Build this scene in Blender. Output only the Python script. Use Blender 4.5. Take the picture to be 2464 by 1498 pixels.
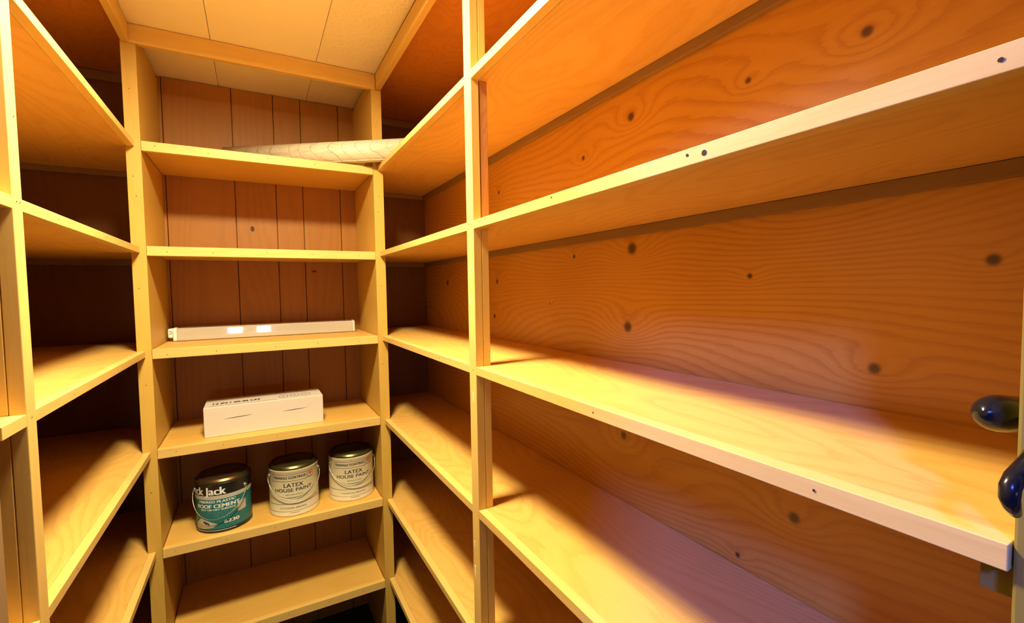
import bpy, bmesh, math, random
from mathutils import Vector, Matrix
random.seed(7)
for o in list(bpy.data.objects): bpy.data.objects.remove(o)
SC = bpy.context.scene
COL = SC.collection
PI = math.pi

# ------------------------------------------------------------------ camera
YAW, PITCH, ROLL, FPX = 0.50778, -0.04843, -0.01561, 1108.85
fw = Vector((math.sin(YAW)*math.cos(PITCH), math.cos(YAW)*math.cos(PITCH), math.sin(PITCH)))
r0 = Vector((math.cos(YAW), -math.sin(YAW), 0)); u0 = r0.cross(fw)
cx = r0*math.cos(ROLL) + u0*math.sin(ROLL)
cy = -r0*math.sin(ROLL) + u0*math.cos(ROLL)
cam_d = bpy.data.cameras.new('camera'); cam = bpy.data.objects.new('camera', cam_d); COL.objects.link(cam)
m = Matrix.Identity(4)
for i in range(3):
    m[i][0] = cx[i]; m[i][1] = cy[i]; m[i][2] = -fw[i]
cam.matrix_world = m
cam_d.sensor_fit = 'HORIZONTAL'; cam_d.sensor_width = 36; cam_d.lens = FPX/2464*36
cam_d.clip_start = 0.005; cam_d.clip_end = 50
SC.camera = cam

# ------------------------------------------------------------------ exposure, world, lights
SC.view_settings.view_transform = 'Standard'; SC.view_settings.look = 'None'
SC.view_settings.exposure = 0.0; SC.view_settings.gamma = 1; SC.view_settings.use_curve_mapping = False
W = bpy.data.worlds.new('world'); SC.world = W; W.use_nodes = True
bg = W.node_tree.nodes['Background']; bg.inputs[0].default_value = (0.45, 0.55, 0.9, 1); bg.inputs[1].default_value = 0.02
def area(name, loc, target, sx, sy, power, col, shape='RECTANGLE', spread=PI):
    d = bpy.data.lights.new(name, 'AREA'); d.shape = shape; d.size = sx
    if shape in ('RECTANGLE', 'ELLIPSE'): d.size_y = sy
    d.energy = power; d.color = col; d.spread = spread
    o = bpy.data.objects.new(name, d); COL.objects.link(o)
    v = Vector(target) - Vector(loc)
    o.location = loc; o.rotation_euler = v.to_track_quat('-Z', 'Y').to_euler()
    return o
LAMP = (0.02, 0.92)
area('lamp_light', (LAMP[0], LAMP[1], 0.772), (LAMP[0], LAMP[1], 0), 0.22, 0.22, 48, (1.0, 0.85, 0.52), 'DISK')
area('daylight_left', (-2.4, -2.0, 2.05), (0.6, 0.5, -0.3), 0.40, 0.45, 370, (0.06, 0.125, 1.0))
area('daylight_window', (-0.235, -2.7, -0.44), (-0.07, 2, -0.15), 0.15, 0.12, 2.4, (0.85, 0.9, 1.0))
area('daylight_window', (0.085, -2.7, -0.44), (0.03, 2, -0.15), 0.15, 0.12, 2.4, (0.85, 0.9, 1.0))

# ------------------------------------------------------------------ materials
class NT:
    def __init__(s, name):
        s.m = bpy.data.materials.new(name); s.m.use_nodes = True
        s.t = s.m.node_tree; s.b = s.t.nodes['Principled BSDF']; s.co = s.t.nodes.new('ShaderNodeTexCoord')
    def n(s, kind, **kw):
        nd = s.t.nodes.new(kind)
        for k, v in kw.items(): setattr(nd, k, v)
        return nd
    def l(s, a, b): s.t.links.new(a, b)
    def math(s, op, a, b=None, c=None, clamp=False):
        nd = s.n('ShaderNodeMath', operation=op); nd.use_clamp = clamp
        for i, v in enumerate((a, b, c)):
            if v is None: continue
            if isinstance(v, (int, float)): nd.inputs[i].default_value = v
            else: s.l(v, nd.inputs[i])
        return nd.outputs[0]
    def mapping(s, scale=(1, 1, 1), loc=(0, 0, 0), src=None):
        mp = s.n('ShaderNodeMapping'); mp.inputs['Scale'].default_value = scale; mp.inputs['Location'].default_value = loc
        s.l(src or s.co.outputs['Object'], mp.inputs['Vector']); return mp.outputs[0]
    def noise(s, vec, scale, detail=2, rough=0.5, dist=0):
        nd = s.n('ShaderNodeTexNoise'); nd.inputs['Scale'].default_value = scale
        nd.inputs['Detail'].default_value = detail; nd.inputs['Roughness'].default_value = rough
        nd.inputs['Distortion'].default_value = dist
        s.l(vec, nd.inputs['Vector']); return nd.outputs['Fac']
    def mix(s, fac, a, b, mode='MIX'):
        nd = s.n('ShaderNodeMix', data_type='RGBA', blend_type=mode)
        if isinstance(fac, (int, float)): nd.inputs[0].default_value = fac
        else: s.l(fac, nd.inputs[0])
        for i, v in ((6, a), (7, b)):
            if isinstance(v, tuple): nd.inputs[i].default_value = (*v[:3], 1)
            else: s.l(v, nd.inputs[i])
        return nd.outputs[2]
    def ramp(s, v, pts):
        nd = s.n('ShaderNodeValToRGB'); e = nd.color_ramp.elements
        e[0].position, e[0].color = pts[0][0], (*[pts[0][1]]*3, 1)
        e[1].position, e[1].color = pts[-1][0], (*[pts[-1][1]]*3, 1)
        for p, c in pts[1:-1]:
            q = e.new(p); q.color = (c, c, c, 1)
        s.l(v, nd.inputs[0]); return nd.outputs[0]
    def bump(s, h, strength, dist=0.002):
        nd = s.n('ShaderNodeBump'); nd.inputs['Strength'].default_value = strength; nd.inputs['Distance'].default_value = dist
        s.l(h, nd.inputs['Height']); s.l(nd.outputs[0], s.b.inputs['Normal'])

def wood(name, light, dark, axis='y', freq=34, cross=1.0, low=1.1, contrast=0.7, rough=0.45, seed=0.0, knots=(), amp=1.0, spec=0.4, fibre=0.35, patch=None):
    """contour-line grain running along one axis; knots = (y, z, radius) points on an x-facing sheet"""
    k = NT(name)
    sc = {'x': (low, 5*cross, 5*cross), 'y': (5*cross, low, 5*cross), 'z': (5*cross, 5*cross, low)}[axis]
    v = k.mapping(sc, (seed, seed*1.7, seed*0.6))
    field = k.noise(v, 1.0, 1.5, 0.4, 0.15)
    spot = None
    if knots:
        sep = k.n('ShaderNodeSeparateXYZ'); k.l(k.co.outputs['Object'], sep.inputs[0])
        for (ky, kz, kr) in knots:
            dy = k.math('MULTIPLY', k.math('SUBTRACT', sep.outputs[1], ky), 0.55)
            dz = k.math('SUBTRACT', sep.outputs[2], kz)
            d2 = k.math('ADD', k.math('MULTIPLY', dy, dy), k.math('MULTIPLY', dz, dz))
            g = k.math('EXPONENT', k.math('MULTIPLY', d2, -1.0/(kr*kr*7)))
            field = k.math('ADD', field, k.math('MULTIPLY', g, kr*7))
            dy1 = k.math('SUBTRACT', sep.outputs[1], ky)
            d3 = k.math('ADD', k.math('MULTIPLY', dy1, dy1), k.math('MULTIPLY', dz, dz))
            sp = k.math('EXPONENT', k.math('MULTIPLY', k.math('POWER', k.math('DIVIDE', d3, kr*kr*0.62), 2.2), -0.9))
            spot = sp if spot is None else k.math('MAXIMUM', spot, sp)
    # slow drift across the board keeps the lines roughly parallel
    sepc = k.n('ShaderNodeSeparateXYZ'); k.l(k.co.outputs['Object'], sepc.inputs[0])
    ca, cb = {'x': (1, 2), 'y': (0, 2), 'z': (0, 1)}[axis]
    lin = k.math('MULTIPLY', k.math('ADD', sepc.outputs[ca], sepc.outputs[cb]), 2.2*amp)
    ragv = {'x': (9, 120, 120), 'y': (120, 9, 120), 'z': (120, 120, 9)}[axis]
    rag = k.noise(k.mapping(ragv, (seed, 1, 2)), 1.0, 3, 0.7)
    ph = k.math('ADD', k.math('MULTIPLY', k.math('ADD', field, lin), freq), k.math('MULTIPLY', rag, 0.75))
    saw = k.math('FRACT', ph)
    line = k.ramp(saw, [(0.0, 0.25), (0.45, 0.05), (0.80, 0.75), (0.93, 1.0), (1.0, 0.25)])
    fs = {'x': (6, 260, 260), 'y': (260, 6, 260), 'z': (260, 260, 6)}[axis]
    fib = k.noise(k.mapping(fs, (seed, 0, 0)), 1.0, 2, 0.6)
    big = k.noise(k.mapping((2.5, 2.5, 2.5), (seed*3, 2, 1)), 1.0, 2, 0.5)
    f = k.math('MULTIPLY', line, contrast)
    f = k.math('MULTIPLY', f, k.ramp(big, [(0.3, 0.45), (0.7, 1.0)]))
    f = k.math('ADD', f, k.math('MULTIPLY', k.math('SUBTRACT', fib, 0.5), fibre), clamp=True)
    c = k.mix(f, light, dark)
    c = k.mix(k.math('MULTIPLY', k.ramp(big, [(0.35, 0.0), (0.75, 1.0)]), 0.30), c, tuple(x*0.72 for x in light))
    if spot is not None:
        c = k.mix(k.math('MULTIPLY', spot, 0.93, clamp=True), c, (0.05, 0.016, 0.005))
    k.l(c, k.b.inputs['Base Color'])
    k.b.inputs['Roughness'].default_value = rough
    k.b.inputs['Specular IOR Level'].default_value = spec
    k.bump(fib, 0.10, 0.001)
    return k.m

def plain(name, col, rough=0.5, metal=0.0, spec=0.5, noise=0.0, nscale=40, bump=0.0):
    k = NT(name)
    k.b.inputs['Base Color'].default_value = (*col, 1); k.b.inputs['Roughness'].default_value = rough
    k.b.inputs['Metallic'].default_value = metal; k.b.inputs['Specular IOR Level'].default_value = spec
    n = k.noise(k.mapping(), nscale, 3, 0.6)
    if noise: k.l(k.mix(k.math('MULTIPLY', n, noise), col, tuple(x*0.45 for x in col)), k.b.inputs['Base Color'])
    if bump: k.bump(n, bump, 0.001)
    return k.m

PINE_L, PINE_D = (0.76, 0.51, 0.15), (0.62, 0.35, 0.06)
M = {}
M['edge_y'] = wood('pine_edge_along_y', PINE_L, PINE_D, 'y', 16, 1.6, 1.0, 0.35, 0.5, 1.3)
M['edge_x'] = wood('pine_edge_along_x', PINE_L, PINE_D, 'x', 16, 1.6, 1.0, 0.35, 0.5, 2.3)
M['edge_z'] = wood('pine_edge_along_z', PINE_L, PINE_D, 'z', 14, 1.4, 0.8, 0.25, 0.5, 3.1)
M['shelf_y'] = wood('pine_plywood_along_y', (0.74, 0.43, 0.105), (0.56, 0.25, 0.035), 'y', 20, 0.9, 1.6, 0.55, 0.5, 5.2, amp=0.5)
M['shelf_x'] = wood('pine_plywood_along_x', (0.73, 0.43, 0.095), (0.60, 0.29, 0.04), 'x', 14, 0.9, 1.4, 0.30, 0.5, 6.2, amp=0.5)
M['side'] = wood('pine_side_board', (0.62, 0.39, 0.075), (0.50, 0.28, 0.04), 'z', 14, 0.9, 0.8, 0.3, 0.5, 7.7, amp=0.6)
M['plank'] = wood('red_fir_plank', (0.40, 0.160, 0.012), (0.30, 0.105, 0.007), 'z', 12, 1.0, 0.7, 0.45, 0.5, 9.1, amp=0.6)
M['plain_back'] = wood('brown_plywood_back', (0.19, 0.070, 0.008), (0.14, 0.045, 0.005), 'z', 10, 1.0, 1.2, 0.4, 0.5, 4.4)
M['cleat'] = wood('dark_cleat_wood', (0.28, 0.16, 0.055), (0.20, 0.10, 0.035), 'y', 10, 1.0, 1.0, 0.4, 0.6, 8.8)
M['rough'] = wood('rough_fir_block', (0.55, 0.27, 0.09), (0.34, 0.13, 0.04), 'z', 22, 2.4, 2.0, 0.7, 0.7, 3.3)
KN = [(.771,.374,.013),(.940,.327,.008),(.323,.340,.010),(.495,.343,.007),(.769,.086,.017),(.783,-.089,.016),
      (.489,.016,.006),(.193,.025,.009),(.306,-.116,.010),(.982,.083,.007),(1.424,.027,.010),(1.448,-.094,.010),
      (1.894,.032,.014),(.410,-.370,.012),(.798,-.343,.012),(1.401,.328,.008),(1.098,-.043,.004),(.507,-.480,.006)]
M['wall_r'] = wood('knotty_plywood_wall', (0.61, 0.285, 0.034), (0.42, 0.15, 0.014), 'y', 34, 0.5, 0.9, 0.85, 0.32, 2.0, knots=KN, amp=0.85, spec=0.55, fibre=0.30)
M['top'] = wood('swirled_plywood', (0.56, 0.21, 0.022), (0.40, 0.125, 0.012), 'y', 9, 2.2, 6.0, 0.7, 0.5, 1.1, amp=0.1)
M['dark'] = plain('nail_hole_dark', (0.03, 0.015, 0.006), 0.9)
M['knot'] = plain('small_knot', (0.07, 0.03, 0.01), 0.7)
M['chip'] = plain('white_paint_scuff', (0.9, 0.88, 0.80), 0.6)
M['floor'] = plain('dark_vinyl_floor', (0.035, 0.028, 0.03), 0.6, noise=0.6, nscale=30)
M['wall_paint'] = plain('cream_wall_paint', (0.30, 0.18, 0.08), 0.7, noise=0.15, nscale=12)
M['door'] = wood('door_leaf_wood', (0.27, 0.20, 0.035), (0.20, 0.14, 0.025), 'z', 14, 1.2, 0.8, 0.4, 0.5, 6.6)
M['black'] = plain('black_glossy_handle', (0.010, 0.010, 0.010), 0.22, spec=0.3)
M['white_metal'] = plain('white_enamel', (0.85, 0.82, 0.76), 0.4, noise=0.08)
M['steel'] = plain('grey_steel_wire', (0.42, 0.42, 0.36), 0.36, 0.9)
M['lid_steel'] = plain('dull_olive_lid_steel', (0.19, 0.18, 0.07), 0.30, 0.9, noise=0.5, nscale=30, bump=0.1)
M['lid_black'] = plain('dark_bronze_lid', (0.22, 0.15, 0.07), 0.33, 0.9, noise=0.6, nscale=30, bump=0.1)
M['cream'] = plain('cream_can_paper', (0.74, 0.68, 0.47), 0.45, noise=0.22, nscale=22)
M['ink'] = plain('black_ink', (0.02, 0.02, 0.03), 0.5)
M['ink_soft'] = plain('grey_green_ink', (0.20, 0.19, 0.11), 0.6)
M['ink_grey'] = plain('grey_ink', (0.10, 0.10, 0.11), 0.6)
M['ink_brown'] = plain('brown_ink', (0.35, 0.16, 0.07), 0.6)
M['ink_red'] = plain('red_ink', (0.72, 0.05, 0.02), 0.5)
M['ink_rose'] = plain('rose_line_ink', (0.50, 0.26, 0.22), 0.6)
M['can_black'] = plain('black_can_enamel', (0.018, 0.020, 0.018), 0.3, noise=0.2)
M['teal'] = plain('teal_label', (0.010, 0.17, 0.19), 0.4, noise=0.3, nscale=18)
M['band_grey'] = plain('grey_label_band', (0.50, 0.50, 0.44), 0.45, noise=0.2, nscale=18)
M['label_white'] = plain('white_label_ink', (0.80, 0.82, 0.78), 0.45)
M['label_soft'] = plain('pale_teal_small_print', (0.25, 0.42, 0.42), 0.5)
M['carton'] = plain('white_carton', (0.66, 0.60, 0.53), 0.5, noise=0.05, nscale=8)
M['slot'] = plain('dark_carton_slot', (0.10, 0.07, 0.05), 0.9)
k = NT('ribbed_clear_acrylic'); k.b.inputs['Base Color'].default_value = (0.72, 0.66, 0.56, 1)
k.b.inputs['Roughness'].default_value = 0.07; k.b.inputs['Transmission Weight'].default_value = 0.35; k.b.inputs['Specular IOR Level'].default_value = 0.9
wv = k.n('ShaderNodeTexWave', wave_type='BANDS', bands_direction='Z'); wv.inputs['Scale'].default_value = 70
k.l(k.co.outputs['Object'], wv.inputs['Vector']); k.bump(wv.outputs['Fac'], 0.30, 0.0005)
k.b.inputs['Coat Weight'].default_value = 1.0; k.b.inputs['Coat Roughness'].default_value = 0.03
M['lens'] = k.m
# stippled ceiling board
k = NT('stippled_ceiling_board')
k.l(k.mix(k.math('MULTIPLY', k.noise(k.mapping(), 3, 3), 0.35), (0.97, 0.87, 0.66), (0.90, 0.78, 0.54)), k.b.inputs['Base Color'])
n1 = k.noise(k.mapping((1, 0.7, 1)), 75, 2, 0.5, 0.6); k.b.inputs['Roughness'].default_value = 0.33
k.bump(k.ramp(n1, [(0.42, 0), (0.62, 1)]), 0.35, 0.003); M['ceil_rough'] = k.m
k = NT('smooth_ceiling_board')
k.l(k.mix(k.math('MULTIPLY', k.noise(k.mapping(), 4, 3), 0.35), (0.97, 0.87, 0.66), (0.90, 0.78, 0.54)), k.b.inputs['Base Color'])
n1 = k.noise(k.mapping(), 90, 3, 0.6); k.b.inputs['Roughness'].default_value = 0.5
k.bump(n1, 0.18, 0.002); M['ceil'] = k.m
# floral-marbled vinyl roll
k = NT('cracked_vinyl_roll')
cr = k.n('ShaderNodeTexWave', wave_type='BANDS', bands_direction='X'); cr.inputs['Scale'].default_value = 9; cr.inputs['Distortion'].default_value = 5
cr.inputs['Detail'].default_value = 3; cr.inputs['Detail Scale'].default_value = 1.6
rot = k.n('ShaderNodeMapping'); rot.inputs['Rotation'].default_value = (0, 0.5, 0.75); k.l(k.co.outputs['Object'], rot.inputs[0]); k.l(rot.outputs[0], cr.inputs['Vector'])
fine = k.noise(k.mapping((26, 180, 180)), 1.0, 3, 0.7, 0.5)
cc = k.mix(k.ramp(cr.outputs['Fac'], [(0.0, 0.7), (0.012, 0.0), (1.0, 0.0)]), (0.72, 0.66, 0.50), (0.20, 0.16, 0.09))
cc = k.mix(k.math('MULTIPLY', k.ramp(fine, [(0.45, 0), (0.7, 1)]), 0.55), cc, (0.36, 0.32, 0.20))
k.l(cc, k.b.inputs['Base Color']); k.b.inputs['Roughness'].default_value = 0.45; k.bump(fine, 0.25, 0.001); M['vinyl'] = k.m
k = NT('frosted_lamp_diffuser'); k.b.inputs['Base Color'].default_value = (0.9, 0.87, 0.8, 1)
k.b.inputs['Emission Color'].default_value = (1, 0.8, 0.5, 1); k.b.inputs['Emission Strength'].default_value = 3.0; M['glow'] = k.m

# ------------------------------------------------------------------ mesh helpers
class MB:
    def __init__(s): s.v = []; s.f = []; s.m = []; s.sm = []
    def box(s, x0, x1, y0, y1, z0, z1, mi=0):
        b = len(s.v)
        s.v += [(x, y, z) for x in (x0, x1) for y in (y0, y1) for z in (z0, z1)]
        for q in ((0,1,3,2),(4,6,7,5),(0,4,5,1),(2,3,7,6),(0,2,6,4),(1,5,7,3)):
            s.f.append(tuple(b+i for i in q)); s.m.append(mi); s.sm.append(False)
        return s
    def poly(s, pts, mi=0):
        b = len(s.v); s.v += [tuple(p) for p in pts]; s.f.append(tuple(range(b, b+len(pts)))); s.m.append(mi); s.sm.append(False); return s
    def prism(s, pts, d, mi=0):
        """closed outline pts extruded by vector d"""
        n = len(pts); b = len(s.v); d = Vector(d)
        s.v += [tuple(Vector(p)) for p in pts] + [tuple(Vector(p)+d) for p in pts]
        s.f.append(tuple(range(b, b+n))[::-1]); s.f.append(tuple(range(b+n, b+2*n)))
        for i in range(n):
            j = (i+1) % n; s.f.append((b+i, b+j, b+n+j, b+n+i))
        s.m += [mi]*(n+2); s.sm += [False]*(n+2); return s
    def lathe(s, prof, n=64, c=(0, 0, 0), mi=0, smooth=True, capb=True, capt=True):
        b = len(s.v); m = len(prof)
        for (r, z) in prof:
            for i in range(n):
                a = 2*PI*i/n; s.v.append((c[0]+r*math.cos(a), c[1]+r*math.sin(a), c[2]+z))
        for k in range(m-1):
            for i in range(n):
                j = (i+1) % n
                s.f.append((b+k*n+i, b+k*n+j, b+(k+1)*n+j, b+(k+1)*n+i)); s.m.append(mi); s.sm.append(smooth)
        if capb: s.f.append(tuple(b+i for i in range(n))[::-1]); s.m.append(mi); s.sm.append(False)
        if capt: s.f.append(tuple(b+(m-1)*n+i for i in range(n))); s.m.append(mi); s.sm.append(False)
        return s
    def tube(s, pts, r, n=10, mi=0):
        pts = [Vector(p) for p in pts]; b = len(s.v); prev = None
        rr = r if hasattr(r, '__len__') else [r]*len(pts)
        for i, p in enumerate(pts):
            t = (pts[min(i+1, len(pts)-1)] - pts[max(i-1, 0)]).normalized()
            if prev is None:
                a = Vector((0, 0, 1)) if abs(t.z) < .9 else Vector((1, 0, 0)); e = t.cross(a).normalized()
            else: e = (prev - t*prev.dot(t)).normalized()
            prev = e; f = t.cross(e)
            for k in range(n):
                a = 2*PI*k/n; s.v.append(tuple(p + (e*math.cos(a)+f*math.sin(a))*rr[i]))
        for i in range(len(pts)-1):
            for k in range(n):
                j = (k+1) % n; s.f.append((b+i*n+k, b+i*n+j, b+(i+1)*n+j, b+(i+1)*n+k)); s.m.append(mi); s.sm.append(True)
        s.f.append(tuple(b+k for k in range(n))[::-1]); s.f.append(tuple(b+(len(pts)-1)*n+k for k in range(n))); s.m += [mi]*2; s.sm += [False]*2
        return s
    def disc(s, c, nrm, r, mi=0, n=12, ry=None):
        nrm = Vector(nrm).normalized(); a = Vector((0, 0, 1)) if abs(nrm.z) < .9 else Vector((1, 0, 0))
        e = nrm.cross(a).normalized(); f = nrm.cross(e); c = Vector(c)
        return s.poly([c + e*r*math.cos(2*PI*i/n) + f*(ry or r)*math.sin(2*PI*i/n) for i in range(n)], mi)
    def build(s, name, mats, parent=None, bevel=0.0):
        me = bpy.data.meshes.new(name); me.from_pydata(s.v, [], s.f)
        for mt in (mats if isinstance(mats, (list, tuple)) else [mats]): me.materials.append(mt)
        for p, mi, sm in zip(me.polygons, s.m, s.sm): p.material_index = mi; p.use_smooth = sm
        bm = bmesh.new(); bm.from_mesh(me); bmesh.ops.recalc_face_normals(bm, faces=bm.faces); bm.to_mesh(me); bm.free()
        me.update()
        o = bpy.data.objects.new(name, me); COL.objects.link(o)
        if parent is not None:
            o.parent = parent; o.matrix_parent_inverse = inv_world(parent)
        if bevel:
            b = o.modifiers.new('bevel', 'BEVEL'); b.width = bevel; b.segments = 2; b.limit_method = 'ANGLE'
        return o
def inv_world(o):
    mw = Matrix.Identity(4); c = o
    chain = []
    while c is not None: chain.append(c); c = c.parent
    for c in reversed(chain):
        mw = mw @ c.matrix_parent_inverse @ Matrix.LocRotScale(c.location, c.rotation_euler, c.scale)
    return mw.inverted()
def tag(o, label=None, cat=None, group=None, kind=None):
    for kk, v in (('label', label), ('category', cat), ('group', group), ('kind', kind)):
        if v: o[kk] = v
    return o
def thing(name, loc, label, cat, rz=0, group=None):
    o = bpy.data.objects.new(name, None); COL.objects.link(o); o.location = loc; o.rotation_euler = (0, 0, rz); o.empty_display_size = 0.05
    return tag(o, label, cat, group)
def local(o, parent):
    """mesh given in the parent's own coordinates"""
    o.parent = parent; o.matrix_parent_inverse = Matrix.Identity(4); return o

# ------------------------------------------------------------------ dimensions (metres, camera at the origin, z up)
D = 1.793                      # front plane of the back unit
XBL, XBR, PW = -0.2874, 0.4073, 0.037
XL, XR = -0.3032, 0.4239       # front planes of the side units
WR, WL, YB = 0.735, -0.72, 2.18
ZB = [.4691, .1501, -.1707, -.4876, -.8094, -1.1386]
ZR = [.4745, .1519, -.1718, -.4985, -.8165, -1.1352]
ZL = [.4676, .1470, -.1745, -.4910, -.8106, -1.1380]
TB, TS, ES = .0296, .0186, .019
ZC, ZF = 0.815, -1.46
YM0, YM1 = .9302, .9661        # middle post on the right
YL0, YL1, YLE = .9447, .9769, .867
YRE = .0995

# ------------------------------------------------------------------ setting
st = lambda o: tag(o, kind='structure')
st(MB().box(WL-.05, WR+.05, -3.2, YB+.05, ZF-.03, ZF).build('floor', M['floor']))
cb = MB()
for (x0, x1, mi) in ((-.304, -.0962, 0), (-.0946, .2182, 0), (.2198, .4236, 1)):
    cb.box(x0, x1, -.14, YB, ZC, ZC+.02, mi)
cb.box(WL-.05, WR+.05, -.14, YB+.05, ZC+.021, ZC+.04, 2)
st(cb.build('ceiling', [M['ceil'], M['ceil_rough'], M['cleat']]))
st(MB().box(WL-.05, WR+.05, YB+.0005, YB+.05, ZF, ZC+.02).build('wall_back', M['plain_back']))
st(MB().box(WR+.0005, WR+.05, -.14, YB, ZF, ZC+.02).build('wall_right', M['wall_r']))
st(MB().box(WL-.05, WL-.0005, -.14, YB, ZF, ZC+.02).build('wall_left', M['plain_back']))
st(MB().box(WL, XL-.006, YLE-.035, YLE-.001, ZF, ZC).box(XL-.05, XL-.006, -.03, YLE-.0355, ZF, ZC).build('wall_entry', M['wall_paint']))
st(MB().box(WL, -.30, -.14, -.0305, ZF, ZC).box(.445, WR, -.14, -.0305, ZF, ZC).box(-.2995, .4445, -.14, -.0305, ZC-.04, ZC).build('wall_front', M['wall_paint']))
# ceiling trims above the three units
st(MB().box(XBL-.036, XBR+.0160, D-.0005, D+.0185, .757, .8135).build('trim_1', M['edge_x'], bevel=.0012))
st(MB().box(XR, XR+.019, .10, D-.001, .757, .8135).build('trim_2', M['edge_y'], bevel=.0012))
st(MB().box(XL-.019, XL, YLE, D-.001, .757, .8135).build('trim_3', M['edge_y'], bevel=.0012))
# dark joint between trim and ceiling boards is a real 1.5 mm gap

# ------------------------------------------------------------------ back shelving unit
U = thing('shelving_unit', (.06, D, ZF), 'back shelving unit between two tall posts, holding the paint cans, carton and lamp', 'shelving unit')
def nail(mb, mi, x, y, z, n, r=.0013): mb.disc((x+n[0]*.0004, y+n[1]*.0004, z), n, r, mi, 8)
for xa in (XBL-PW, XBR):
    P = MB().box(xa, xa+PW, D, D+.019, ZF, .7565).box(xa+.001, xa+PW-.001, D+.0192, YB-.012, ZF, .8)
    for z in (.62, .36, .30, .02, -.28, -.62): nail(P, 1, xa+PW/2+random.uniform(-.005, .005), D, z, (0, -1, 0), .0014)
    P.build('side_panel', [M['side'], M['dark']], U, .0012)
# uneven vertical planks closing the back, open joints between them
gx = [XBL-.004, -.279, -.055, .092, .194, .345, XBR+.004]
bp = MB()
for a, b in zip(gx[:-1], gx[1:]):
    bp.box(a+.0012, b-.0012, YB-.011, YB-.001, ZF, .8125)
bo = bp.build('back_panel', M['plank'], U, .0015); tag(bo, 'red-brown vertical plank backing')
for kx, kz, ka, kc in ((.001, .262, .007, .011), (.228, .09, .011, .004)):
    tag(MB().disc((kx, YB-.0113, kz), (0, -1, 0), ka, 0, 16, kc).build('knot', M['knot'], bo), 'dark knot in a plank')
for i, z in enumerate(ZB):
    s = MB().box(XBL+.0015, XBR-.0015, D+.0195, YB-.0125, z-.0195, z).build('shelf', M['shelf_x'], U, .001)
    e = MB().box(XBL+.0008, XBR-.0008, D-.0005, D+.019, z-TB, z)
    for x in (-.25, -.10, .05, .20, .34): nail(e, 1, x+random.uniform(-.02, .02), D-.0005, z-TB*.5+random.uniform(-.004, .004), (0, -1, 0))
    e.build('edge_strip', [M['edge_x'], M['dark']], s, .001)
# ------------------------------------------------------------------ side units
def side_unit(sgn, X, WX, ZS, y0, ym0, ym1, label, drop=0):
    """sgn +1: right of the aisle, -1: left"""
    T = thing('shelving_unit', (X, (y0+D)/2, ZF), label, 'shelving unit')
    def bx(mb, d0, d1, a, b, z0, z1, mi=0):
        xa, xb = X+sgn*d0, X+sgn*d1
        return mb.box(min(xa, xb), max(xa, xb), a, b, z0, z1, mi)
    depth = abs(WX-X)
    post_in = ES+.0175
    for i, z in enumerate(ZS):
        sb = MB(); bx(sb, ES+.0003, depth-.001, y0, D-.0015, z-TS, z); bx(sb, .0215, depth-.001, D-.0015, YB-.001, z-TS, z)
        s = sb.build('shelf', M['shelf_y'], T, .0008)
        eb = MB()
        bx(eb, 0, ES, y0, ym0-.0003, z-TS, z); bx(eb, 0, ES, ym1+.0003, D-.001, z-TS, z)
        nx = X-sgn*.0001
        spots = [1.15, 1.45, 1.70] + ([.55, .25] if sgn > 0 else [])
        if not (sgn > 0 and i == 1):
            for yy in spots: nail(eb, 1, nx, yy+random.uniform(-.04, .04), z-TS*.5, (-sgn, 0, 0))
        else:
            for yy, zz, rr in ((.335, .142, .0032), (.357, .145, .0018), (.111, .142, .0016), (.625, .147, .0016), (.900, .145, .0014), (.992, .146, .0014), (1.06, .145, .0012)):
                nail(eb, 1, nx, yy, z-(.1519-zz), (-1, 0, 0), rr)
        e = eb.build('edge_strip', [M['edge_y'], M['dark']], s, .0008)
        # cleat carrying the shelf along the wall and the back wall
        cb = MB(); bx(cb, depth-.012, depth-.0008, y0, YB-.014, z-TS-.0195, z-TS-.0005)
        bx(cb, .022, depth-.0125, YB-.013, YB-.001, z-TS-.0195, z-TS-.0005)
        cb.build('cleat', M['cleat'], s, .0008)
    # middle post: front strip plus stout blocks between the shelves
    pb = MB(); bx(pb, -.0003, ES, ym0, ym1, ZF, .7565)
    zz = [.7565] + list(ZS) + [ZF+TS]
    for a, b in zip(zz[:-1], zz[1:]):
        top = a - (TS if a != .7565 else 0)
        if sgn > 0 and a == ZS[0]: continue
        bx(pb, ES+.0006, post_in, ym0, ym1, b+.0002, top-.0002)
    hb = [(ym0+.012, ZS[1]-.006), (ym0+.023, ZS[1]-.006), (ym0+.02, ZS[1]+.12), (ym0+.015, ZS[2]-.008)]
    for yy, z in hb: nail(pb, 1, X-sgn*.0004, yy, z, (-sgn, 0, 0), .0013)
    po = pb.build('post', [M['edge_z'], M['dark']], T, .0012)
    if sgn > 0:
        rb = MB(); bx(rb, ES+.0022, post_in+.003, ym0+.001, ym1, ZS[1]+.0003, ZS[0]-TS-.0003)
        tag(rb.build('backing_block', M['rough'], T, .001), 'rough brown block behind the post')
        for (y, z, w, h) in ((.953, .041, .004, .012), (.957, -.026, .005, .011), (.947, -.243, .004, .013), (.956, -.590, .004, .009), (.955, -.655, .006, .016)):
            pts = [(X-.0007, y-w*.5, z+h*.9), (X-.0007, y+w*.3, z+h), (X-.0007, y+w*.6, z-h*.2), (X-.0007, y-w*.1, z-h), (X-.0007, y-w*.4, z-h*.3)]
            tag(MB().prism(pts, (.0004, 0, 0)).build('paint_scuff', M['chip'], po), 'white paint scuff')
    # plywood lid of the top bay
    tb = MB(); bx(tb, .0192, depth-.001, y0, YB-.015, .797, .812)
    tag(tb.build('top_panel', M['top'], T), 'swirled plywood above the top bay')
    tc = MB(); bx(tc, .022, depth-.001, YB-.013, YB-.001, .765, .7965)
    tc.build('cleat', M['cleat'], T, .0008)
    return T
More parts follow.
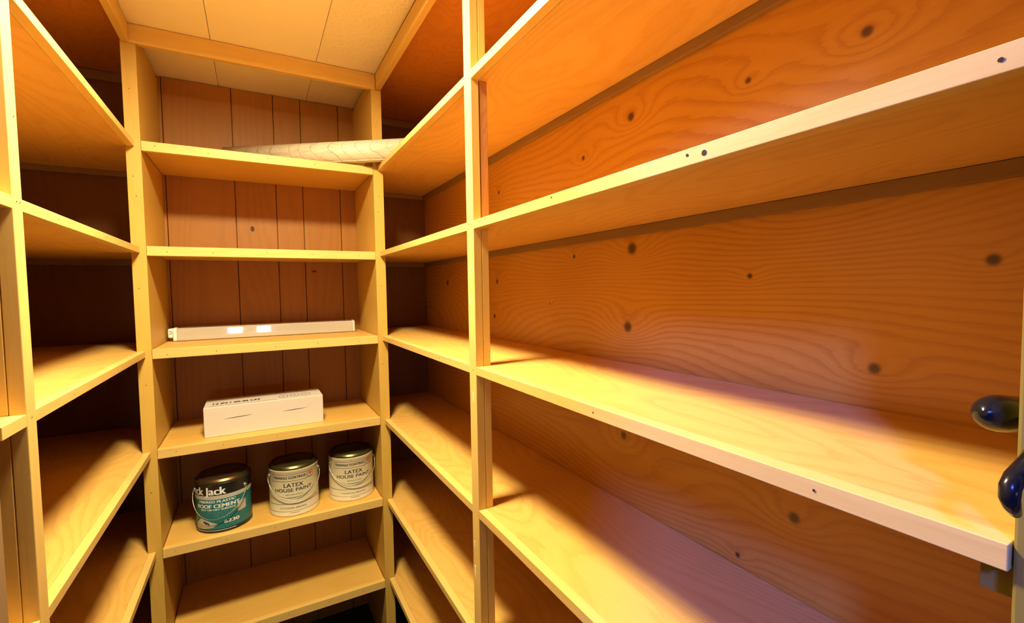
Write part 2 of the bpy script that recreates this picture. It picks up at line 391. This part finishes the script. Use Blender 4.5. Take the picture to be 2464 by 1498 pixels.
UR = side_unit(1, XR, WR, ZR, YRE, YM0, YM1, 'right-hand shelving unit running from the entrance to the back wall, paint scuffs on its post')
UL = side_unit(-1, XL, WL, ZL, YLE, YL0, YL1, 'left-hand shelving unit at the photo\'s left edge, its shelves empty')
tag(MB().box(.445, .462, .1005, .118, ZR[2]-TS-.026, ZR[2]-TS-.0006).build('end_block', M['door'], UR), 'small block under the shelf end')

# ------------------------------------------------------------------ door leaf folded against the right unit
dr = MB().box(.428, .73, .060, .0985, ZF+.01, .75).build('door_1', M['door'], bevel=.002); st(dr)
hm = MB()
pts = []; rad = []
for i in range(15):
    t = i/14; pts.append((.4375+.095*t, .1165, -.0905-.015*t)); rad.append(.0135*math.sqrt(max(0.015, 1-(1-min(1, t*3.2))**2)))
hm.tube(pts, rad, 20); hm.tube([(.50, .112, -.099), (.50, .0985, -.099)], .010, 16)
ho = hm.build('door_handle', M['black'], dr); tag(ho, 'black glossy lever on the far side')
hm = MB()
pts = [(.4285, .09, -.1095), (.418, .09, -.1117), (.4028, .09, -.1138), (.3900, .09, -.1160), (.3820, .09, -.1205), (.3815, .09, -.1265), (.3862, .09, -.1325), (.3935, .09, -.1390), (.396, .09, -.1405)]
rad = [.0055, .0052, .0050, .0050, .0050, .0048, .0042, .0028, .001]
ho = hm.tube(pts, rad, 16).build('door_handle', M['black'], dr); tag(ho, 'black curved pull on the near edge')

# ------------------------------------------------------------------ ceiling light
CL = thing('ceiling_light', (LAMP[0], LAMP[1], ZC), 'round flush ceiling light above the middle of the closet aisle', 'ceiling light')
local(MB().lathe([(.118, 0), (.152, -.002), (.152, -.020), (.146, -.024), (.120, -.024), (.118, -.010)], 64, capb=False, capt=False).build('rim', M['white_metal']), CL)
local(MB().lathe([(.001, -.006), (.117, -.006)], 64, capb=False, capt=False).build('diffuser', M['glow']), CL)

# ------------------------------------------------------------------ text helpers
def text_mesh(txt, height, width=None, bold=0.0):
    cu = bpy.data.curves.new('t', 'FONT'); cu.body = txt; cu.size = 1; cu.offset = bold; cu.resolution_u = 4
    ob = bpy.data.objects.new('t', cu); COL.objects.link(ob)
    dg = bpy.context.evaluated_depsgraph_get(); dg.update()
    me = bpy.data.meshes.new_from_object(ob.evaluated_get(dg))
    V = [v.co.copy() for v in me.vertices]; F = [tuple(p.vertices) for p in me.polygons]
    bpy.data.objects.remove(ob); bpy.data.curves.remove(cu); bpy.data.meshes.remove(me)
    x0 = min(v.x for v in V); x1 = max(v.x for v in V)
    cap = 0.72
    s = height/cap; sx = (width/(x1-x0)) if width else s
    return [((v.x-(x0+x1)/2)*sx, v.y*s) for v in V], F
def flat_text(mb, txt, height, place, width=None, mi=0, bold=0.0):
    V, F = text_mesh(txt, height, width, 0.0)
    d = bold*height*0.9
    for k, sh in enumerate((0,) if d == 0 else (-d, 0, d)):
        b = len(mb.v)
        mb.v += [tuple(place(x+sh, y)) for x, y in V]
        for f in F: mb.f.append(tuple(b+i for i in f)); mb.m.append(mi); mb.sm.append(False)
def curved(R, a0):
    """map (arc length, height) to the cylinder surface, a0 = facing angle"""
    return lambda x, z: (R*math.cos(a0+x/R), R*math.sin(a0+x/R), z)
def strip(mb, R, a0, x0, x1, z0, z1, mi=0, n=None):
    n = n or max(1, int(abs(x1-x0)/.004)); f = curved(R, a0)
    for i in range(n):
        xa = x0+(x1-x0)*i/n; xb = x0+(x1-x0)*(i+1)/n
        mb.poly([f(xa, z0), f(xb, z0), f(xb, z1), f(xa, z1)], mi)
def arc_line(mb, R, a0, fn, x0, x1, th, mi=0, n=40):
    f = curved(R, a0)
    for i in range(n):
        xa = x0+(x1-x0)*i/n; xb = x0+(x1-x0)*(i+1)/n
        mb.poly([f(xa, fn(xa)-th/2), f(xb, fn(xb)-th/2), f(xb, fn(xb)+th/2), f(xa, fn(xa)+th/2)], mi)
def cpoly(mb, R, a0, pts, mi=0):
    """filled convex label shape, sliced so that it follows the can"""
    f = curved(R, a0); xs = [p[0] for p in pts]; x0, x1 = min(xs), max(xs); n = 24
    def span(x):
        zs = []
        for (p, q) in zip(pts, pts[1:]+pts[:1]):
            if (p[0]-x)*(q[0]-x) <= 0 and abs(p[0]-q[0]) > 1e-9:
                t = (x-p[0])/(q[0]-p[0]); zs.append(p[1]+(q[1]-p[1])*t)
        return (min(zs), max(zs)) if zs else None
    for i in range(n):
        a = x0+(x1-x0)*(i+.001)/n; b = x0+(x1-x0)*(i+.999)/n; A, B = span(a), span(b)
        if A and B: mb.poly([f(a, A[0]), f(b, B[0]), f(b, B[1]), f(a, A[1])], mi)

RC = .084; HC = .168
def can_shell(T, bodymat, lidmat):
    body = MB().lathe([(RC-.004, 0), (RC+.0006, .0006), (RC+.0012, .003), (RC, .0055), (RC, HC-.004), (RC+.001, HC-.002), (RC+.0006, HC)], 96)
    local(body.build('can_body', bodymat), T)
    lid = MB().lathe([(RC+.0002, HC+.0001), (RC+.0012, HC+.003), (RC-.001, HC+.007), (RC-.006, HC+.0125), (RC-.0085, HC+.0145), (RC-.0105, HC+.0135), (RC-.0125, HC+.009), (RC-.018, HC+.009), (RC-.021, HC+.0125), (.03, HC+.0135), (.001, HC+.0138)], 96, capt=False)
    local(lid.build('lid', lidmat), T)
def bail(T, z, a_l, a_r, face, drop, fwd=.006):
    """wire handle hanging down in front, from ear a_l to ear a_r (degrees)"""
    for a in (a_l, a_r):
        c, s = math.cos(math.radians(a)), math.sin(math.radians(a))
        e = MB().tube([((RC-.001)*c, (RC-.001)*s, z), ((RC+.003)*c, (RC+.003)*s, z), ((RC+.0065)*c, (RC+.0065)*s, z)], [.0085, .0075, .003], 16)
        local(e.build('ear', M['steel']), T)
    pts = []
    for i in range(33):
        t = i/32; a = math.radians(a_l+(a_r-a_l)*t); R = RC+.005+fwd*math.sin(PI*t)**.5
        pts.append((R*math.cos(a), R*math.sin(a), z-drop*math.sin(PI*t)**.75))
    local(MB().tube(pts, .0012, 8).build('bail_handle', M['steel']), T)

# latex paint cans
def latex_can(x, y, rot, label, bail_l=-168, bail_r=-12):
    T = thing('paint_can', (x, y, ZB[4]+.0005), label, 'paint can', rot, 'cream latex paint cans on the back shelf')
    can_shell(T, M['cream'], M['lid_steel'])
    a0 = math.radians(-96); R = RC+.0005; f = curved(R, a0)
    L = MB()
    # top rose line, framed name band, badge with red triangle
    arc_line(L, R, a0, lambda q: HC-.0095, -.122, .122, .0012, 1)
    def frame(xa, xb, za, zb, t):
        for z in (za, zb): strip(L, R, a0, xa, xb, z-t/2, z+t/2, 0)
        for xx in (xa, xb-t): strip(L, R, a0, xx, xx+t, zb, za, 0, 1)
    frame(-.078, .050, HC-.0150, HC-.0385, .0009)
    frame(.0525, .0745, HC-.0150, HC-.0375, .0013)
    flat_text(L, 'TRIANGLE COATINGS', .0092, lambda a, b: f(a-.014, b+HC-.0300), .118, 0, .06)
    cpoly(L, R, a0, [(.0570, HC-.0190), (.0705, HC-.0190), (.0636, HC-.0330)], 2)
    flat_text(L, 'LATEX', .0145, lambda a, b: f(a+.002, b+HC-.0605), .066, 0, .03)
    flat_text(L, 'HOUSE PAINT', .0125, lambda a, b: f(a+.001, b+HC-.0775), .132, 0, .03)
    flat_text(L, '100% PURE ACRYLIC', .0040, lambda a, b: f(a+.004, b+HC-.0905), .058, 3, .004)
    flat_text(L, 'EXTERIOR FLAT', .0038, lambda a, b: f(a+.002, b+HC-.1010), .044, 3, .004)
    # grey-green stain arcs rubbed in by the handle
    arc_line(L, R, a0, lambda q: HC-.1085+.030*(q/.075)**2, -.075, .080, .0034, 4)
    arc_line(L, R, a0, lambda q: HC-.1010+.020*(q/.075)**2, -.070, .076, .0012, 4)
    arc_line(L, R, a0, lambda q: HC-.1220, -.130, .130, .0011, 3)
    flat_text(L, '713 COCOA BROWN', .0058, lambda a, b: f(a-.002, b+HC-.1400), .092, 3, .004)
    arc_line(L, R, a0, lambda q: HC-.1490, -.130, .130, .0011, 1)
    flat_text(L, 'ONE GALLON', .0034, lambda a, b: f(a+.004, b+HC-.1565), .032, 3, 0)
    local(L.build('label_print', [M['ink'], M['ink_rose'], M['ink_red'], M['ink_grey'], M['ink_soft']]), T)
    bail(T, HC-.026, bail_l, bail_r, a0, .080)
    return T
latex_can(.103, 1.902, math.radians(0), 'cream latex house paint can in the middle of the three cans')
latex_can(.313, 1.918, math.radians(2), 'cream latex house paint can nearest the right post')
# roof cement can
T = thing('paint_can', (-.122, 1.905, ZB[4]+.0005), 'black and teal roof cement can, leftmost of the three cans', 'paint can', 0)
can_shell(T, M['can_black'], M['lid_black'])
a0 = math.radians(-92); R = RC+.0004; f = curved(R, a0)
L = MB()
strip(L, R, a0, -.120, .120, .013, .1150, 0)
R2 = RC+.0008; f2 = curved(R2, a0)
arc_line(L, R2, a0, lambda q: .1215, -.122, .122, .0135, 1)
arc_line(L, R2, a0, lambda q: .0085, -.100, .040, .0014, 2)
flat_text(L, 'Black Jack', .0270, lambda a, b: f2(a-.0615, b+.1315), .150, 2, .055)
flat_text(L, 'FIBERED PLASTIC', .0085, lambda a, b: f2(a-.016, b+.1035), .118, 2, .07)
flat_text(L, 'ROOF CEMENT', .0130, lambda a, b: f2(a-.015, b+.0860), .140, 2, .08)
flat_text(L, 'WET OR DRY SURFACE', .0062, lambda a, b: f2(a-.015, b+.0770), .112, 2, .07)
for i, (w, xx) in enumerate(((.078, .014), (.060, .022), (.052, .020), (.050, .026))):
    R_ = w
    flat_text(L, ('Resists water and weather', 'seals cracks on all roofs', 'ready to use', 'flashing and gutters')[i], .0030, lambda a, b, xx=xx, i=i: f2(a+xx-.010, b+.0690-.0070*i), w*1.2, 3, 0)
flat_text(L, '6230', .0118, lambda a, b: f2(a+.028, b+.0300), .046, 2, .08)
flat_text(L, '1 GALLON', .0048, lambda a, b: f2(a+.030, b+.0225), .036, 3, .004)
cpoly(L, R2, a0, [(.0480, .0570), (.0790, .0590), (.0790, .0930), (.0480, .0915)], 1)
cpoly(L, R2, a0, [(-.095, .0300), (-.073, .0510), (-.045, .0430), (-.0137, .0300), (-.030, .0190), (-.060, .0150), (-.095, .0150)], 1)
cpoly(L, RC+.0011, a0, [(-.064, .038), (-.056, .042), (-.046, .033), (-.050, .029)], 4)
cpoly(L, RC+.0011, a0, [(-.050, .037), (-.045, .038), (-.039, .028), (-.043, .026)], 4)
local(L.build('label_print', [M['teal'], M['band_grey'], M['label_white'], M['label_soft'], M['ink']]), T)
bail(T, HC-.030, -172, -38, a0, .085, .010)

# ------------------------------------------------------------------ carton of the new ceiling light
T = thing('carton', (.0205, 1.925, ZB[3]), 'long white cardboard carton lying on the back shelf above the paint cans', 'box', math.radians(0.3))
w, dp, h = .376, .150, .1015
cm = MB().box(-w/2, w/2, -dp/2, dp/2, .0003, h)
local(cm.build('carton_body', M['carton'], bevel=.0015), T)
cp = MB(); fy = -dp/2-.0004
def slot(x0, x1, z0, z1):
    n = 12; up = []; dn = []
    for i in range(n+1):
        t = i/n; x = x0+(x1-x0)*t; z = z0+(z1-z0)*t; b = .0009*math.sin(PI*t)+.0002
        up.append((x, fy, z+b)); dn.append((x, fy, z-b))
    local(MB().poly(up+dn[::-1], 0).build('flap_slot', M['slot']), T)
slot(-.128, -.045, .058, .062); slot(.050, .130, .059, .062)
fold = plain('faint_fold_line', (.52, .46, .40), .6)
def seam(a, b):
    (x0, z0), (x1, z1) = a, b; local(MB().poly([(x0, fy+.0001, z0), (x1, fy+.0001, z1), (x1, fy+.0001, z1+.0006), (x0, fy+.0001, z0+.0006)]).build('fold_line', fold), T)
seam((-.170, .010), (-.128, .056)); seam((.130, .062), (.168, .096))
tz = h+.0004
tp = MB(); flat_text(tp, '12 IN / 30.48 CM', .022, lambda a, b: (a-.092, b-.030, tz), .142, 0, .06)
local(tp.build('size_print', M['ink_grey']), T)
tp = MB(); flat_text(tp, 'LED Flushmount Ceiling Fixture', .010, lambda a, b: (a-.070, b-.058, tz), .205, 0, 0)
local(tp.build('name_print', M['ink_brown']), T)
for cxx in (.058, .096, .134):
    tp = MB(); n = 28; ro, ri = .0160, .0142
    for i in range(n):
        a, b = 2*PI*i/n, 2*PI*(i+1)/n
        tp.poly([(cxx+ro*math.cos(a), -.018+ro*1.5*math.sin(a), tz), (cxx+ro*math.cos(b), -.018+ro*1.5*math.sin(b), tz), (cxx+ri*math.cos(b), -.018+ri*1.5*math.sin(b), tz), (cxx+ri*math.cos(a), -.018+ri*1.5*math.sin(a), tz)], 0)
    tp.poly([(cxx-.002, -.020, tz), (cxx+.002, -.020, tz), (cxx+.003, -.012, tz), (cxx-.003, -.012, tz)], 0)
    local(tp.build('round_icon', M['ink_grey']), T)
local(MB().poly([(.035, .062, tz), (.060, .062, tz), (.060, .072, tz), (.035, .072, tz)]).build('blue_mark', plain('blue_mark', (.25, .32, .55), .6)), T)

# ------------------------------------------------------------------ under-shelf light fixture with ribbed cover
T = thing('strip_light', (.051, 2.085, ZB[2]), 'white strip light with clear ribbed cover lying on the back shelf above the carton', 'light fixture')
prof = [(-.041, .0015), (-.043, .0045), (-.043, .0435), (-.038, .0480), (.000, .049), (.000, .0015)]
local(MB().prism([(-.303, y, z) for y, z in prof], (.612, 0, 0)).build('lens_cover', M['lens'], bevel=.0012), T)
local(MB().prism([(-.3145, y*1.02, z+.0003) for y, z in prof], (.0112, 0, 0)).build('end_cap', M['white_metal'], bevel=.0012), T)
local(MB().prism([(.3093, y*1.02, z+.0003) for y, z in prof], (.0062, 0, 0)).build('end_cap', M['white_metal'], bevel=.0012), T)
local(MB().box(-.300, .310, .0005, .020, .001, .048).build('housing', M['white_metal'], bevel=.001), T)
sk = MB().box(-.3305, -.3150, -.034, .020, .014, .046); so = local(sk.build('socket_end', M['white_metal'], bevel=.0025), T)
local(MB().tube([(-.327, -.0345, .028), (-.321, -.0345, .028), (-.3195, -.0345, .034), (-.321, -.0345, .037), (-.327, -.0345, .037)], .0009, 8).build('clip', M['ink_grey']), so)

# ------------------------------------------------------------------ vinyl roll across the corner of the top shelf
th = math.radians(-35); rr = .040
T = thing('vinyl_roll', (.353, 1.782, ZR[0]+rr+.0008), 'cream cracked roll of sheet vinyl lying across the top corner shelf', 'roll', th)
rb = MB(); n = 72; prof = []
for i in range(n*2+1):      # spiral section with a lifted outer edge
    a = i/n*2*PI; r = rr - .0022*i/n; prof.append((r*math.cos(a-2.0), r*math.sin(a-2.0)))
x0, x1 = -.52, .22; b = len(rb.v); segs = 2
for xx in (x0, x1):
    for (q, z) in prof: rb.v.append((xx, q, z))
N = len(prof)
for i in range(N-1): rb.f.append((i, i+1, N+i+1, N+i)); rb.m.append(0); rb.sm.append(True)
ro = rb.build('rolled_sheet', M['vinyl']); local(ro, T)
sm = ro.modifiers.new('thick', 'SOLIDIFY'); sm.thickness = .0014; sm.offset = -1
